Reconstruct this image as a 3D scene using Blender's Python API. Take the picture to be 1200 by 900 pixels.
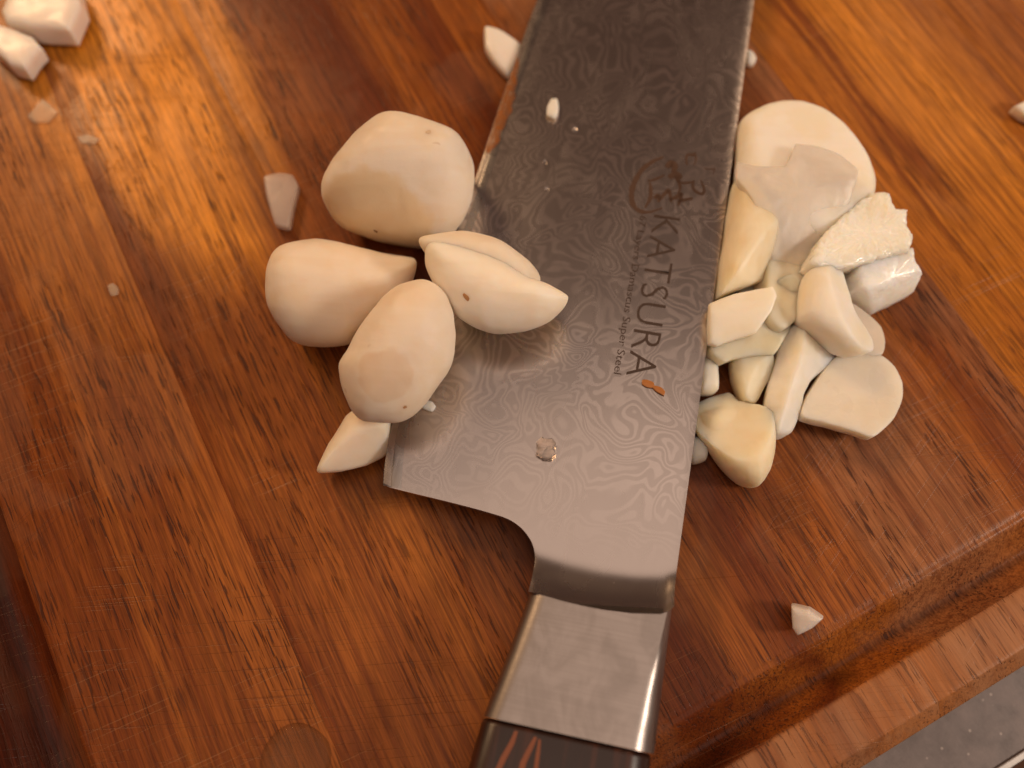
import bpy, math, random
from mathutils import Vector, Matrix, noise

MM = 0.001
scene = bpy.context.scene
for o in list(bpy.data.objects):
    bpy.data.objects.remove(o)

# ------------------------------------------------------------------ camera
cam_data = bpy.data.cameras.new('camera')
cam = bpy.data.objects.new('camera', cam_data)
scene.collection.objects.link(cam)
scene.camera = cam
PITCH = math.radians(71.3)
CAM = Vector((0.0, -46.489, 137.345)) * MM
cam.location = CAM
cam.rotation_euler = (math.radians(90 - 71.3), 0, 0)
cam_data.sensor_width = 36.0
cam_data.lens = 36.0 * 1000 / 1200
cam_data.clip_start = 0.005
cam_data.clip_end = 50
cam_data.dof.use_dof = True
cam_data.dof.focus_distance = 0.133
cam_data.dof.aperture_fstop = 8.5

# ------------------------------------------------------------------ light
world = bpy.data.worlds.new('World')
scene.world = world
world.use_nodes = True
bg = world.node_tree.nodes['Background']
bg.inputs['Color'].default_value = (1.0, 0.52, 0.38, 1)
bg.inputs['Strength'].default_value = 0.085

def area_lamp(name, loc, target, size, power, color):
    d = bpy.data.lights.new(name, 'AREA')
    d.shape = 'DISK'
    d.size = size
    d.energy = power
    d.color = color
    o = bpy.data.objects.new(name, d)
    scene.collection.objects.link(o)
    o.location = loc
    o.rotation_euler = (Vector(target) - Vector(loc)).to_track_quat('-Z', 'Y').to_euler()
    return o

area_lamp('ceiling_lamp', (0.10, -0.13, 1.3), (0.05, 0.0, 0), 1.5, 6.1, (1.0, 0.77, 0.61))
area_lamp('counter_lamp', (0.56, -0.11, 0.35), (0.03, 0, 0), 0.14, 2.35, (1.0, 0.83, 0.67))
# two unseen lamps added for the upper-left glow and the upper-right sheen
area_lamp('added_back_lamp', (-0.38, 0.47, 0.46), (-0.08, 0.05, 0), 0.20, 2.9, (1.0, 0.64, 0.34))
area_lamp('added_back_lamp', (0.40, 0.50, 0.46), (0.06, 0.05, 0), 0.20, 0.45, (1.0, 0.70, 0.45))

scene.view_settings.view_transform = 'Standard'
scene.view_settings.look = 'None'
scene.view_settings.exposure = 0.0
scene.view_settings.gamma = 1.0
scene.render.engine = 'CYCLES'

# ------------------------------------------------------------------ helpers
def link(o, parent=None):
    scene.collection.objects.link(o)
    if parent is not None:
        o.parent = parent
    return o

def tag(o, label=None, cat=None, group=None, kind=None):
    if label: o['label'] = label
    if cat: o['category'] = cat
    if group: o['group'] = group
    if kind: o['kind'] = kind
    return o

def empty(name, loc=(0, 0, 0), rotz=0.0):
    o = bpy.data.objects.new(name, None)
    o.empty_display_size = 0.01
    o.location = loc
    o.rotation_euler = (0, 0, rotz)
    return link(o)

def mesh_obj(name, verts, faces, mat, parent=None, smooth=True, scale=MM):
    me = bpy.data.meshes.new(name)
    me.from_pydata([tuple(c * scale for c in v) for v in verts], [], faces)
    me.materials.append(mat)
    if smooth:
        me.polygons.foreach_set('use_smooth', [True] * len(me.polygons))
    me.update()
    return link(bpy.data.objects.new(name, me), parent)

class NT:
    """small wrapper to write node trees in a few lines"""
    def __init__(self, name):
        self.mat = bpy.data.materials.new(name)
        self.mat.use_nodes = True
        self.t = self.mat.node_tree
        self.bsdf = self.t.nodes['Principled BSDF']
        self.out = self.t.nodes['Material Output']
    def put(self, sock, v):
        if isinstance(v, bpy.types.NodeSocket):
            self.t.links.new(v, sock)
        else:
            if isinstance(v, (tuple, list)) and len(v) == 3 and sock.type == 'RGBA':
                v = (*v, 1)
            sock.default_value = v
    def node(self, kind, props=None, **ins):
        n = self.t.nodes.new(kind)
        for k, v in (props or {}).items():
            setattr(n, k, v)
        for k, v in ins.items():
            key = int(k[1:]) if k[0] == 'i' and k[1:].isdigit() else k.replace('_', ' ')
            self.put(n.inputs[key], v)
        return n
    def coord(self):
        return self.node('ShaderNodeTexCoord').outputs['Object']
    def mapping(self, vec, scale=(1, 1, 1), rot=(0, 0, 0), loc=(0, 0, 0)):
        return self.node('ShaderNodeMapping', Vector=vec, Scale=scale, Rotation=rot, Location=loc).outputs[0]
    def noise(self, vec, scale=1.0, detail=2.0, rough=0.5, dist=0.0):
        return self.node('ShaderNodeTexNoise', Vector=vec, Scale=scale, Detail=detail, Roughness=rough, Distortion=dist).outputs['Fac']
    def math(self, op, a, b=0.0, c=0.0, clamp=False):
        return self.node('ShaderNodeMath', dict(operation=op, use_clamp=clamp), i0=a, i1=b, i2=c).outputs[0]
    def rng(self, v, a, b, c=0.0, d=1.0):
        return self.node('ShaderNodeMapRange', dict(interpolation_type='SMOOTHSTEP'), i0=v, i1=a, i2=b, i3=c, i4=d).outputs[0]
    def ramp(self, fac, stops):
        n = self.node('ShaderNodeValToRGB', Fac=fac)
        cr = n.color_ramp
        while len(cr.elements) < len(stops):
            cr.elements.new(0.5)
        for e, (p, c) in zip(cr.elements, stops):
            e.position = p
            e.color = (*c, 1)
        return n.outputs['Color']
    def mix(self, fac, a, b, mode='MIX'):
        n = self.t.nodes.new('ShaderNodeMix')
        n.data_type = 'RGBA'
        n.blend_type = mode
        self.put(n.inputs[0], fac)
        self.put(n.inputs[6], a)
        self.put(n.inputs[7], b)
        return n.outputs[2]
    def sep(self, vec):
        return self.node('ShaderNodeSeparateXYZ', Vector=vec).outputs
    def bump(self, h, strength=0.3, dist=0.0002, normal=None):
        n = self.node('ShaderNodeBump', Height=h, Strength=strength, Distance=dist)
        if normal is not None:
            self.put(n.inputs['Normal'], normal)
        return n.outputs[0]
    def set(self, **kw):
        for k, v in kw.items():
            self.put(self.bsdf.inputs[k.replace('_', ' ')], v)
        return self.mat

# ------------------------------------------------------------------ materials
SHADE = (0.045, 0.010, 0.005)
D = (0.120, 0.025, 0.006)
R = (0.200, 0.052, 0.009)
M = (0.285, 0.084, 0.013)
G = (0.390, 0.128, 0.016)
L = (0.560, 0.200, 0.022)
B = (0.285, 0.108, 0.040)
S = (0.78, 0.290, 0.026)

def wood(name, c0, c1, stops, seed, pore=1.0, scratch=1.0, pale_glow=()):
    """oiled hardwood stave; x runs along the grain, y across (metres)"""
    m = NT(name)
    co = m.mapping(m.coord(), loc=(seed * 0.37, 0, seed * 0.11))
    raw = m.coord()
    x, y, z = m.sep(raw)
    wob = m.noise(m.mapping(co, scale=(9, 55, 55)), 1.0, 3, 0.55)
    wob2 = m.noise(m.mapping(co, scale=(40, 260, 260)), 1.0, 3, 0.6)
    yy = m.math('ADD', y, m.math('MULTIPLY', m.math('SUBTRACT', wob, 0.5), 0.026))
    yy = m.math('ADD', yy, m.math('MULTIPLY', m.math('SUBTRACT', wob2, 0.5), 0.006))
    t = m.math('DIVIDE', m.math('SUBTRACT', yy, c0 * MM), (c1 - c0) * MM, clamp=True)
    base = m.ramp(t, stops)
    # cloudy figure
    fig = m.noise(m.mapping(co, scale=(30, 95, 95)), 1.0, 4, 0.6, 0.4)
    base = m.mix(m.rng(fig, 0.42, 0.75, 0, 0.30), base, (0.12, 0.022, 0.006))
    base = m.mix(m.rng(m.noise(m.mapping(co, scale=(22, 60, 60), loc=(3, 1, 0)), 1.0, 3, 0.5), 0.50, 0.78, 0, 0.34), base, (0.44, 0.140, 0.024))
    # paler patches: wood tone on the right, painted light glow at upper left
    for (pa, pc, ra, rc, pcol, am) in pale_glow:
        px = m.math('DIVIDE', m.math('SUBTRACT', x, pa * MM), ra * MM)
        py = m.math('DIVIDE', m.math('SUBTRACT', yy, pc * MM), rc * MM)
        pd = m.math('ADD', m.math('MULTIPLY', px, px), m.math('MULTIPLY', py, py))
        base = m.mix(m.rng(m.math('ADD', pd, m.math('MULTIPLY', m.math('SUBTRACT', fig, 0.5), 0.8)), 1.1, 0.15, 0, am), base, pcol)
    # growth lines and fibres
    lines = m.noise(m.mapping(co, scale=(14, 620, 620)), 1.0, 3, 0.6, 0.25)
    base = m.mix(m.rng(lines, 0.45, 0.72, 0, 0.36), base, (0.10, 0.018, 0.006))
    lines2 = m.noise(m.mapping(co, scale=(26, 1500, 1500), loc=(0.7, 0, 0)), 1.0, 3, 0.65, 0.15)
    base = m.mix(m.rng(lines2, 0.50, 0.62, 0, 0.46), base, (0.09, 0.017, 0.006))
    fib = m.noise(m.mapping(co, scale=(160, 3600, 3600)), 1.0, 2, 0.6)
    fibv = m.rng(fib, 0.3, 0.7, 0.74, 1.20)
    comb = m.node('ShaderNodeCombineXYZ', i0=fibv, i1=fibv, i2=fibv).outputs[0]
    base = m.mix(1.0, base, comb, 'MULTIPLY')
    # open pores: short dark dashes
    pn = m.noise(m.mapping(co, scale=(190, 2600, 2600), rot=(0, 0, 0.02)), 1.0, 1.0, 0.5)
    pmask = m.noise(m.mapping(co, scale=(35, 120, 120), loc=(1.3, 0, 2)), 1.0, 2, 0.5)
    pores = m.math('MULTIPLY', m.rng(pn, 0.585, 0.655), m.rng(pmask, 0.38, 0.62, 0.12, 1.0))
    base = m.mix(m.math('MULTIPLY', pores, 0.66 * pore), base, (0.040, 0.012, 0.007))
    # knife cuts: fine lines crossing the grain
    cut_h = None
    for k, (ang, lo, st) in enumerate(((1.15, 0.665, 0.26), (1.95, 0.675, 0.22), (1.5, 0.675, 0.17))):
        cn = m.noise(m.mapping(raw, scale=(1, 1, 1), rot=(0, 0, -ang)), 1.0, 0)
        v = m.mapping(m.mapping(raw, rot=(0, 0, -ang)), scale=(38, 3300, 1), loc=(seed + k * 7.1, k * 3.3, 0))
        cn = m.noise(v, 1.0, 0.5, 0.4)
        cm = m.noise(m.mapping(raw, scale=(26, 26, 26), loc=(k * 5.0, 0.7, 0)), 1.0, 2, 0.5)
        cut = m.math('MULTIPLY', m.rng(cn, lo, lo + 0.07), m.rng(cm, 0.42, 0.6))
        cut_h = cut if cut_h is None else m.math('MAXIMUM', cut_h, cut)
        col = (0.50, 0.27, 0.14) if k == 2 else (0.10, 0.03, 0.012)
        base = m.mix(m.math('MULTIPLY', cut, st * scratch), base, col)
    # dried film left by washing: slightly milky, drier patches
    film = m.rng(m.noise(m.mapping(raw, scale=(30, 42, 30), loc=(seed * 2.0, 2.2, 0)), 1.0, 3, 0.55, 0.6), 0.56, 0.62)
    base = m.mix(m.math('MULTIPLY', film, 0.04), base, (0.52, 0.33, 0.22))
    rim = m.rng(m.math('ADD', x, m.math('MULTIPLY', m.math('SUBTRACT', wob2, 0.5), 0.0006)), 0.0672, 0.0680)
    base = m.mix(m.math('MULTIPLY', rim, m.rng(wob2, 0.35, 0.65, 0.25, 0.6)), base, (0.42, 0.20, 0.095))  # paler rim: dry scuffed wood, with the grazing sheen painted in
    base = m.mix(m.math('MULTIPLY', pores, 0.55 * pore), base, (0.060, 0.020, 0.010))
    rough = m.math('ADD', m.rng(fig, 0.3, 0.7, 0.30, 0.42), m.math('MULTIPLY', film, 0.12))
    h = m.math('SUBTRACT', m.math('MULTIPLY', fib, 0.35), m.math('MULTIPLY', pores, 0.9))
    h = m.math('SUBTRACT', h, m.math('MULTIPLY', cut_h, 0.5))
    h = m.math('ADD', h, m.math('MULTIPLY', wob2, 0.5))
    return m.set(Base_Color=base, Roughness=rough, Normal=m.bump(h, 0.45, 0.0002), Specular_IOR_Level=0.17)

def garlic(name, base, deep, rough=0.42, sss=0.0042, wet=0.0, streak=1.0, patch=None):
    m = NT(name)
    co = m.coord()
    n1 = m.noise(co, 150, 3, 0.55)
    col = m.mix(m.rng(n1, 0.42, 0.66, 0, 0.75), base, deep)
    n2 = m.noise(m.mapping(co, scale=(60, 420, 200)), 1.0, 3, 0.5, 0.3)
    col = m.mix(m.rng(n2, 0.5, 0.75, 0, 0.16 * streak), col, (0.66, 0.47, 0.27))
    sp = m.noise(m.mapping(co, loc=(4, 2, 1)), 420, 1.5, 0.5)
    col = m.mix(m.rng(sp, 0.76, 0.82, 0, 0.35 * streak), col, (0.40, 0.20, 0.07))
    if patch:                     # darker flesh of a natural spot: centre, radius, colour, amount
        c, r, pc, am = patch
        dv = m.node('ShaderNodeVectorMath', dict(operation='DISTANCE'), i0=co, i1=tuple(q * MM for q in c)).outputs['Value']
        dv = m.math('ADD', dv, m.math('MULTIPLY', m.math('SUBTRACT', m.noise(co, 260, 2, 0.5), 0.5), 0.004))
        col = m.mix(m.rng(dv, r * MM, r * 0.82 * MM, 0, am), col, pc)
    fine = m.noise(co, 1500, 3, 0.6)
    h = m.math('ADD', m.math('MULTIPLY', n2, 0.8), m.math('MULTIPLY', fine, 0.25))
    if wet:
        vor = m.node('ShaderNodeTexVoronoi', Vector=co, Scale=1300.0, Randomness=1.0).outputs['Distance']
        h = m.math('ADD', h, m.math('MULTIPLY', vor, 1.0 * wet))
        h = m.math('ADD', h, m.math('MULTIPLY', m.noise(co, 420, 3, 0.6), 1.2 * wet))
    nrm = m.bump(h, 0.30 + 0.3 * wet, 0.00034 + 0.00010 * wet)
    rr = m.rng(m.noise(m.mapping(co, loc=(9, 0, 0)), 220, 2, 0.5), 0.35, 0.65, rough - 0.10, rough + 0.10)
    m.bsdf.subsurface_method = 'RANDOM_WALK'
    return m.set(Base_Color=col, Roughness=rr, Subsurface_Weight=1.0, Subsurface_Radius=(1.0, 0.80, 0.58),
                 Subsurface_Scale=sss, Normal=nrm, Specular_IOR_Level=0.32, Coat_Weight=0.45 * wet, Coat_Roughness=0.08)

def clear_flesh(name, col, alpha, rough=0.3):
    """thin watery flesh: part of the light goes straight through"""
    m = NT(name)
    co = m.coord()
    n = m.noise(co, 500, 3, 0.6)
    m.set(Base_Color=m.mix(n, col, tuple(c * 0.85 for c in col)), Roughness=rough, Subsurface_Weight=0.7,
          Subsurface_Radius=(1.0, 0.8, 0.6), Subsurface_Scale=0.0015,
          Normal=m.bump(n, 0.4, 0.0002), Alpha=alpha)
    return m.mat

MAT = {}
MAT['garlic'] = garlic('garlic_skinless', (0.81, 0.69, 0.56), (0.79, 0.63, 0.46), 0.54)
MAT['garlic_root'] = garlic('garlic_root_end', (0.78, 0.68, 0.57), (0.76, 0.63, 0.48), 0.54, patch=((-4.6, -7.0, 6.0), 10.5, (0.74, 0.56, 0.34), 0.75))
MAT['garlic_spot'] = garlic('garlic_blushed', (0.81, 0.69, 0.56), (0.79, 0.64, 0.48), 0.54, patch=((-1.5, -3.5, 8.0), 4.5, (0.70, 0.46, 0.26), 0.35))
MAT['garlic_pale'] = garlic('garlic_pale', (0.90, 0.80, 0.68), (0.87, 0.74, 0.58), 0.48, streak=0.4)
MAT['garlic_cut'] = garlic('garlic_cut', (0.87, 0.80, 0.71), (0.84, 0.74, 0.57), 0.50, 0.0055, streak=0.25)
MAT['garlic_amber'] = garlic('garlic_amber', (0.84, 0.73, 0.54), (0.78, 0.63, 0.40), 0.50, 0.0055, streak=0.3)
MAT['garlic_wet'] = garlic('garlic_wet', (0.92, 0.87, 0.77), (0.89, 0.80, 0.64), 0.32, 0.0035, wet=0.6, streak=0.2)
MAT['garlic_white'] = garlic('garlic_white', (0.92, 0.90, 0.86), (0.88, 0.82, 0.70), 0.34, 0.0030, wet=0.3, streak=0.1)
MAT['garlic_grey'] = garlic('garlic_grey', (0.80, 0.71, 0.60), (0.76, 0.66, 0.53), 0.34, 0.0040, wet=0.12, streak=0.15)
MAT['onion'] = garlic('onion_flesh', (0.82, 0.74, 0.66), (0.80, 0.68, 0.60), 0.36, 0.0028, streak=0.1)
MAT['onion_clear'] = clear_flesh('onion_clear', (0.80, 0.66, 0.60), 0.50)
MAT['garlic_film'] = clear_flesh('garlic_film', (0.86, 0.78, 0.70), 0.52, 0.35)
MAT['onion_half'] = clear_flesh('onion_half_clear', (0.86, 0.78, 0.73), 0.8)
MAT['scrap'] = clear_flesh('onion_scrap', (0.80, 0.62, 0.46), 0.24, 0.3)
MAT['garlic_clear'] = clear_flesh('garlic_clear', (0.88, 0.79, 0.68), 0.72, 0.4)

def steel_blade():
    m = NT('layered_steel')
    co = m.coord()
    x, y, z = m.sep(co)           # x along blade, y spine to edge
    warp = m.node('ShaderNodeTexNoise', Vector=co, Scale=70.0, Detail=1.5, Roughness=0.5).outputs['Color']
    wv = m.node('ShaderNodeVectorMath', dict(operation='SCALE'), i0=warp)
    wv.inputs['Scale'].default_value = 0.020
    v = m.node('ShaderNodeVectorMath', dict(operation='ADD'), i0=co, i1=wv.outputs[0]).outputs[0]
    f = m.noise(v, 115, 1.6, 0.45, 0.35)
    edge = m.rng(y, 0.026, 0.046)
    f2 = m.math('ADD', m.math('MULTIPLY', f, 15.0), m.math('MULTIPLY', edge, 6.0))
    s = m.math('SINE', m.math('MULTIPLY', f2, 6.2832))
    band = m.rng(s, -0.35, 0.75)
    # the pattern dies out toward the bolster
    fade = m.rng(x, -0.006, 0.010, 0.0, 1.0)
    var = m.rng(m.noise(m.mapping(co, loc=(2, 5, 0)), 60, 2, 0.5), 0.35, 0.65, 0.55, 1.0)
    amt = m.math('MULTIPLY', m.math('MULTIPLY', m.math('MULTIPLY', band, fade), var), m.rng(x, 0.005, 0.060, 0.30, 1.0))
    col = m.mix(amt, (0.42, 0.37, 0.35), (0.66, 0.59, 0.56))
    smear = m.noise(m.mapping(co, scale=(60, 140, 1)), 1.0, 4, 0.6, 0.8)
    brushed = m.noise(m.mapping(co, scale=(2600, 60, 60)), 1.0, 2, 0.5)
    bevel = m.rng(y, 0.0435, 0.0437)
    rough = m.math('ADD', m.rng(amt, 0, 1, 0.27, 0.26), m.rng(smear, 0.4, 0.7, -0.01, 0.02))
    h = m.math('ADD', m.math('MULTIPLY', amt, 0.5), m.math('MULTIPLY', brushed, 0.12))
    return m.set(Base_Color=col, Metallic=1.0, Roughness=rough, Normal=m.bump(h, 0.03, 0.0001))

def steel_plain(name, base, r0, r1, axis=(60, 2200, 2200)):
    m = NT(name)
    co = m.coord()
    br = m.noise(m.mapping(co, scale=axis), 1.0, 2, 0.6)
    sm = m.noise(m.mapping(co, scale=(150, 230, 150)), 1.0, 4, 0.6, 0.9)
    col = m.mix(m.rng(sm, 0.4, 0.7), base, tuple(c * 0.86 for c in base))
    rough = m.math('ADD', m.rng(sm, 0.35, 0.7, r0, r1), m.math('MULTIPLY', br, 0.05))
    return m.set(Base_Color=m.mix(m.rng(br, 0.35, 0.65, 0, 0.25), col, tuple(c * 0.7 for c in base)), Metallic=1.0, Roughness=rough, Normal=m.bump(br, 0.10, 0.0001))

MAT['blade'] = steel_blade()
MAT['bevel'] = steel_plain('honed_steel', (0.40, 0.37, 0.36), 0.22, 0.3)
MAT['bolster'] = steel_plain('brushed_steel', (0.36, 0.315, 0.295), 0.34, 0.40, (3600, 60, 60))

def flat_mat(name, col, rough=0.5, metallic=0.0):
    m = NT(name)
    n = m.noise(m.coord(), 900, 3, 0.6)
    return m.set(Base_Color=m.mix(n, col, tuple(c * 0.75 for c in col)), Roughness=rough, Metallic=metallic)

MAT['etch'] = flat_mat('etched_print', (0.045, 0.020, 0.011), 0.6)
MAT['etch_brown'] = flat_mat('etched_emblem', (0.070, 0.028, 0.012), 0.6)
MAT['flake'] = flat_mat('skin_flake', (0.42, 0.15, 0.03), 0.35)
MAT['root'] = flat_mat('root_mark', (0.30, 0.15, 0.05), 0.6)

MAT['faint'] = flat_mat('faint_mark', (0.72, 0.52, 0.34), 0.5)
MAT['nick'] = flat_mat('brown_nick', (0.50, 0.24, 0.09), 0.5)
def reflection_mat():
    m = NT('painted_reflection')
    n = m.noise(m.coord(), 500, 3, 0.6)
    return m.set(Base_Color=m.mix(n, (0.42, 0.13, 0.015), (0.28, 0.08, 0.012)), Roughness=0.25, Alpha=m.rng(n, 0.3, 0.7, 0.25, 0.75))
MAT['juice'] = reflection_mat()  # orange reflection of the wood, painted as a see-through strip
def ebony():
    m = NT('dark_handle_wood')
    co = m.coord()
    n = m.noise(m.mapping(co, scale=(40, 700, 700)), 1.0, 4, 0.6)
    col = m.mix(m.rng(n, 0.45, 0.7), (0.018, 0.006, 0.004), (0.05, 0.014, 0.007))
    return m.set(Base_Color=col, Roughness=0.35, Normal=m.bump(n, 0.2, 0.0002))
MAT['ebony'] = ebony()
MAT['inlay'] = flat_mat('orange_inlay', (0.22, 0.055, 0.012), 0.4)

def counter_mat():
    m = NT('counter_laminate')
    co = m.coord()
    n = m.noise(co, 260, 5, 0.65)
    n2 = m.noise(co, 28, 3, 0.5)
    col = m.ramp(n, [(0.3, (0.115, 0.088, 0.082)), (0.7, (0.235, 0.185, 0.172))])
    col = m.mix(m.rng(n2, 0.4, 0.7, 0, 0.35), col, (0.13, 0.105, 0.10))
    sp = m.node('ShaderNodeTexVoronoi', Vector=co, Scale=700.0, Randomness=1.0)
    rare = m.math('GREATER_THAN', m.sep(sp.outputs['Color'])[0], 0.87)
    dot = m.math('MULTIPLY', m.rng(sp.outputs['Distance'], 0.22, 0.10), rare)
    col = m.mix(m.math('MULTIPLY', dot, 0.45), col, (0.62, 0.52, 0.46))
    return m.set(Base_Color=col, Roughness=m.rng(n, 0.3, 0.7, 0.38, 0.55), Normal=m.bump(n, 0.25, 0.0002))
MAT['counter'] = counter_mat()
MAT['trim'] = steel_plain('edge_trim_metal', (0.40, 0.37, 0.35), 0.40, 0.5)

def floor_mat():
    m = NT('floor_boards')
    co = m.coord()
    n = m.noise(m.mapping(co, scale=(4, 60, 1)), 1.0, 5, 0.6)
    return m.set(Base_Color=m.ramp(n, [(0.3, (0.16, 0.07, 0.035)), (0.7, (0.30, 0.15, 0.08))]), Roughness=0.5)
MAT['floor'] = floor_mat()

def glassy():
    m = NT('glassy_flesh')
    n = m.noise(m.coord(), 900, 3, 0.6)
    return m.set(Base_Color=(0.93, 0.84, 0.78), Roughness=0.12, IOR=1.36, Transmission_Weight=0.85, Normal=m.bump(n, 0.5, 0.0003))
MAT['glassy'] = glassy()
def water_mat():
    m = NT('water')
    return m.set(Base_Color=(1, 1, 1), Roughness=0.02, IOR=1.33, Transmission_Weight=1.0)
MAT['water'] = water_mat()
def film_mat():
    m = NT('thin_water')
    return m.set(Base_Color=(0.30, 0.12, 0.05), Roughness=0.05, IOR=1.33, Alpha=0.22)
MAT['film'] = film_mat()

# ------------------------------------------------------------------ setting: floor, counter
def box(name, x0, x1, y0, y1, z0, z1, mat, parent=None, bev=0.0):
    v = [(x, y, z) for z in (z0, z1) for y in (y0, y1) for x in (x0, x1)]
    f = [(0, 2, 3, 1), (4, 5, 7, 6), (0, 1, 5, 4), (2, 6, 7, 3), (0, 4, 6, 2), (1, 3, 7, 5)]
    o = mesh_obj(name, v, f, mat, parent, smooth=False)
    if bev:
        b = o.modifiers.new('bevel', 'BEVEL'); b.width = bev * MM; b.segments = 3
    return o

AX = Vector((0.47, -0.8827, 0)).normalized()           # along the grain of the board
ROT = math.atan2(AX.y, AX.x)

fl = box('floor', -1500, 1500, -1500, 1500, -930, -920, MAT['floor'])
tag(fl, kind='structure')
ct = box('countertop', -600, 92.2, -420, 700, -58, -18.3, MAT['counter'])
ct.rotation_euler = (0, 0, ROT)
tag(ct, kind='structure')
box('edge_strip', 92.2, 93.5, -420, 700, -58, -17.9, MAT['trim'], ct, 0.3)

# ------------------------------------------------------------------ cutting board
board = empty('cutting_board', (0, 0, -18.2 * MM), ROT)
tag(board, 'reddish brown wooden cutting board with a juice groove, scratched by knives', 'cutting board')
A_END, G0, G1, C_G1, C_G0, C_MIN = 77.6, 58.4, 67.5, -83.2, -97.5, -112.0

def groove(d, w, depth):
    """profile of a round-bottomed channel, d measured from its inner lip"""
    if d <= 0 or d >= w:
        return 0.0
    q = (d / w) * 2 - 1
    return -depth * (1 - abs(q) ** 2.2)

def board_z(a, c):
    z = 0.0
    if c < C_G1:
        q = (C_G1 - c) / (C_G1 - C_G0)
        if q < 1:
            z = min(z, -8.5 * max(0.0, math.sin(math.pi * q ** 0.8)) ** 0.6)
    if a > G0 and c > C_G0:
        q = (a - G0) / (G1 - G0)
        if q < 1:
            z = min(z, -5.0 * max(0.0, math.sin(math.pi * q ** 1.6)))
    # lips are rubbed round
    for d in (abs(a - G0) if c > C_G1 else 99, abs(a - G1) if c > C_G0 else 99, abs(c - C_G1), abs(c - C_G0)):
        if d < 0.7:
            z -= 0.22 * (1 - d / 0.7)
    if a > A_END - 2.7:
        z = min(z, -(a - (A_END - 2.7)) * 1.0)
    if c < C_MIN + 2.7:
        z = min(z, -(C_MIN + 2.7 - c))
    z += 0.10 * noise.noise(Vector((a * 0.03, c * 0.12, 3.1)))
    return z

A_ROWS = [-215 + 5 * i for i in range(54)]
A_ROWS = [a for a in A_ROWS if a < 56] + [57.2, 57.8, 58.1, 58.4, 58.7, 59.0] + [59.0 + 0.5 * i for i in range(1, 17)] + [67.2, 67.5, 67.9, 68.3, 69.5, 72, 74.2, 74.8, 75.0, 75.8, 76.8, 77.4, 77.6]
def stave(name, c0, c1, mat, fine=()):
    gap = 0.012
    cols = [c0 + gap, c0 + gap + 0.15] + [c0 + (c1 - c0) * i / 12 for i in range(1, 12)] + [c1 - gap - 0.15, c1 - gap]
    cols = sorted(set(cols + [q for q in fine if c0 + 0.2 < q < c1 - 0.2]))
    drop = lambda j: -0.02 if j in (0, len(cols) - 1) else 0.0
    nv, verts, faces = len(cols), [], []
    H = 18.2
    for a in A_ROWS:
        for j, c in enumerate(cols):
            verts.append((a, c, H + board_z(a, c) + drop(j)))
    nr = len(A_ROWS)
    for i in range(nr - 1):
        for j in range(nv - 1):
            k = i * nv + j
            faces.append((k, k + nv, k + nv + 1, k + 1))
    b0 = len(verts)
    ring = [j for j in range(nv)] + [i * nv + nv - 1 for i in range(1, nr)] + [(nr - 1) * nv + j for j in range(nv - 2, -1, -1)] + [i * nv for i in range(nr - 2, 0, -1)]
    for k in ring:
        verts.append((verts[k][0], verts[k][1], 0.1))
    n = len(ring)
    for i in range(n):
        faces.append((ring[i], ring[(i + 1) % n], b0 + (i + 1) % n, b0 + i))
    faces.append(tuple(range(b0 + n - 1, b0 - 1, -1)))
    o = mesh_obj('stave', verts, faces, mat, board)
    md = o.modifiers.new('edges', 'EDGE_SPLIT'); md.split_angle = math.radians(50)
    return o

lf = [C_G0 - 0.6, C_G0 - 0.3, C_G0, C_G0 + 0.3] + [C_G0 + 0.75 * i for i in range(1, 19)] + [C_G1 - 0.3, C_G1, C_G1 + 0.3, C_G1 + 0.7, C_G1 + 1.2, C_MIN + 0.5, C_MIN + 1.5, C_MIN + 2.7]
STAVES = [
    (-112, -83.25, [(0, SHADE), (0.3, D), (0.5, SHADE), (0.75, SHADE), (0.9, D), (1, SHADE)], lf[:23] + lf[-3:], 0.6, 0.4),  # dark tone: the shade of the left groove painted into the stave
    (-83.25, -50.0, [(0, R), (0.12, R), (0.35, R), (0.5, M), (0.66, R), (0.85, M), (1, M)], [C_G1 + 0.3, C_G1 + 0.7, C_G1 + 1.2], 1.0, 1.2),
    (-50.0, -21.0, [(0, R), (0.2, M), (0.38, M), (0.55, M), (0.76, G), (0.88, M), (1, R)], (), 0.8, 1.0),
    (-21.0, 33.0, [(0, M), (0.14, R), (0.34, D), (0.48, D), (0.62, M), (0.72, R), (0.80, D), (0.90, M), (1, M)], (), 0.9, 0.8),
    (33.0, 75.0, [(0, M), (0.15, B), (0.38, B), (0.55, B), (0.70, M), (0.80, R), (0.90, B), (1, B)], (), 1.1, 0.6),
    (75.0, 113.0, [(0, G), (0.14, G), (0.20, R), (0.27, G), (0.34, R), (0.45, G), (0.7, L), (0.86, M), (1, G)], (), 0.45, 0.8),
    (113.0, 165.0, [(0, G), (0.3, M), (0.5, L), (0.7, G), (1, R)], (), 0.5, 0.8),
]
PALE_GLOWS = {1: [(-85, -58, 60, 12, G, 0.7), (-92, -48, 45, 9, S, 0.4)], 2: [(-88, -32, 56, 19, S, 0.85)], 3: [(-92, -25, 48, 11, S, 0.6)], 5: [(-20, 100, 45, 12, L, 0.6), (25, 88, 30, 7, L, 0.5)]}  # left staves carry the warm light glow in their colour
for i, (c0, c1, stops, fine, po, sc) in enumerate(STAVES):
    stave('stave', c0, c1, wood('board_wood', c0, c1, stops, i + 1.0, po, sc, PALE_GLOWS.get(i, ())), fine)

# ------------------------------------------------------------------ knife
KO, KS, KT, KN = [25.07, -28.08434, 8.87622], [0.20164, 0.97879, -0.0363], [-0.97859, 0.19976, -0.04953], [-0.04123, 0.04551, 0.99811]
KO, KS, KT, KN = Vector(KO), Vector(KS), Vector(KT), Vector(KN)
knife = empty('kitchen_knife')
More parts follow.
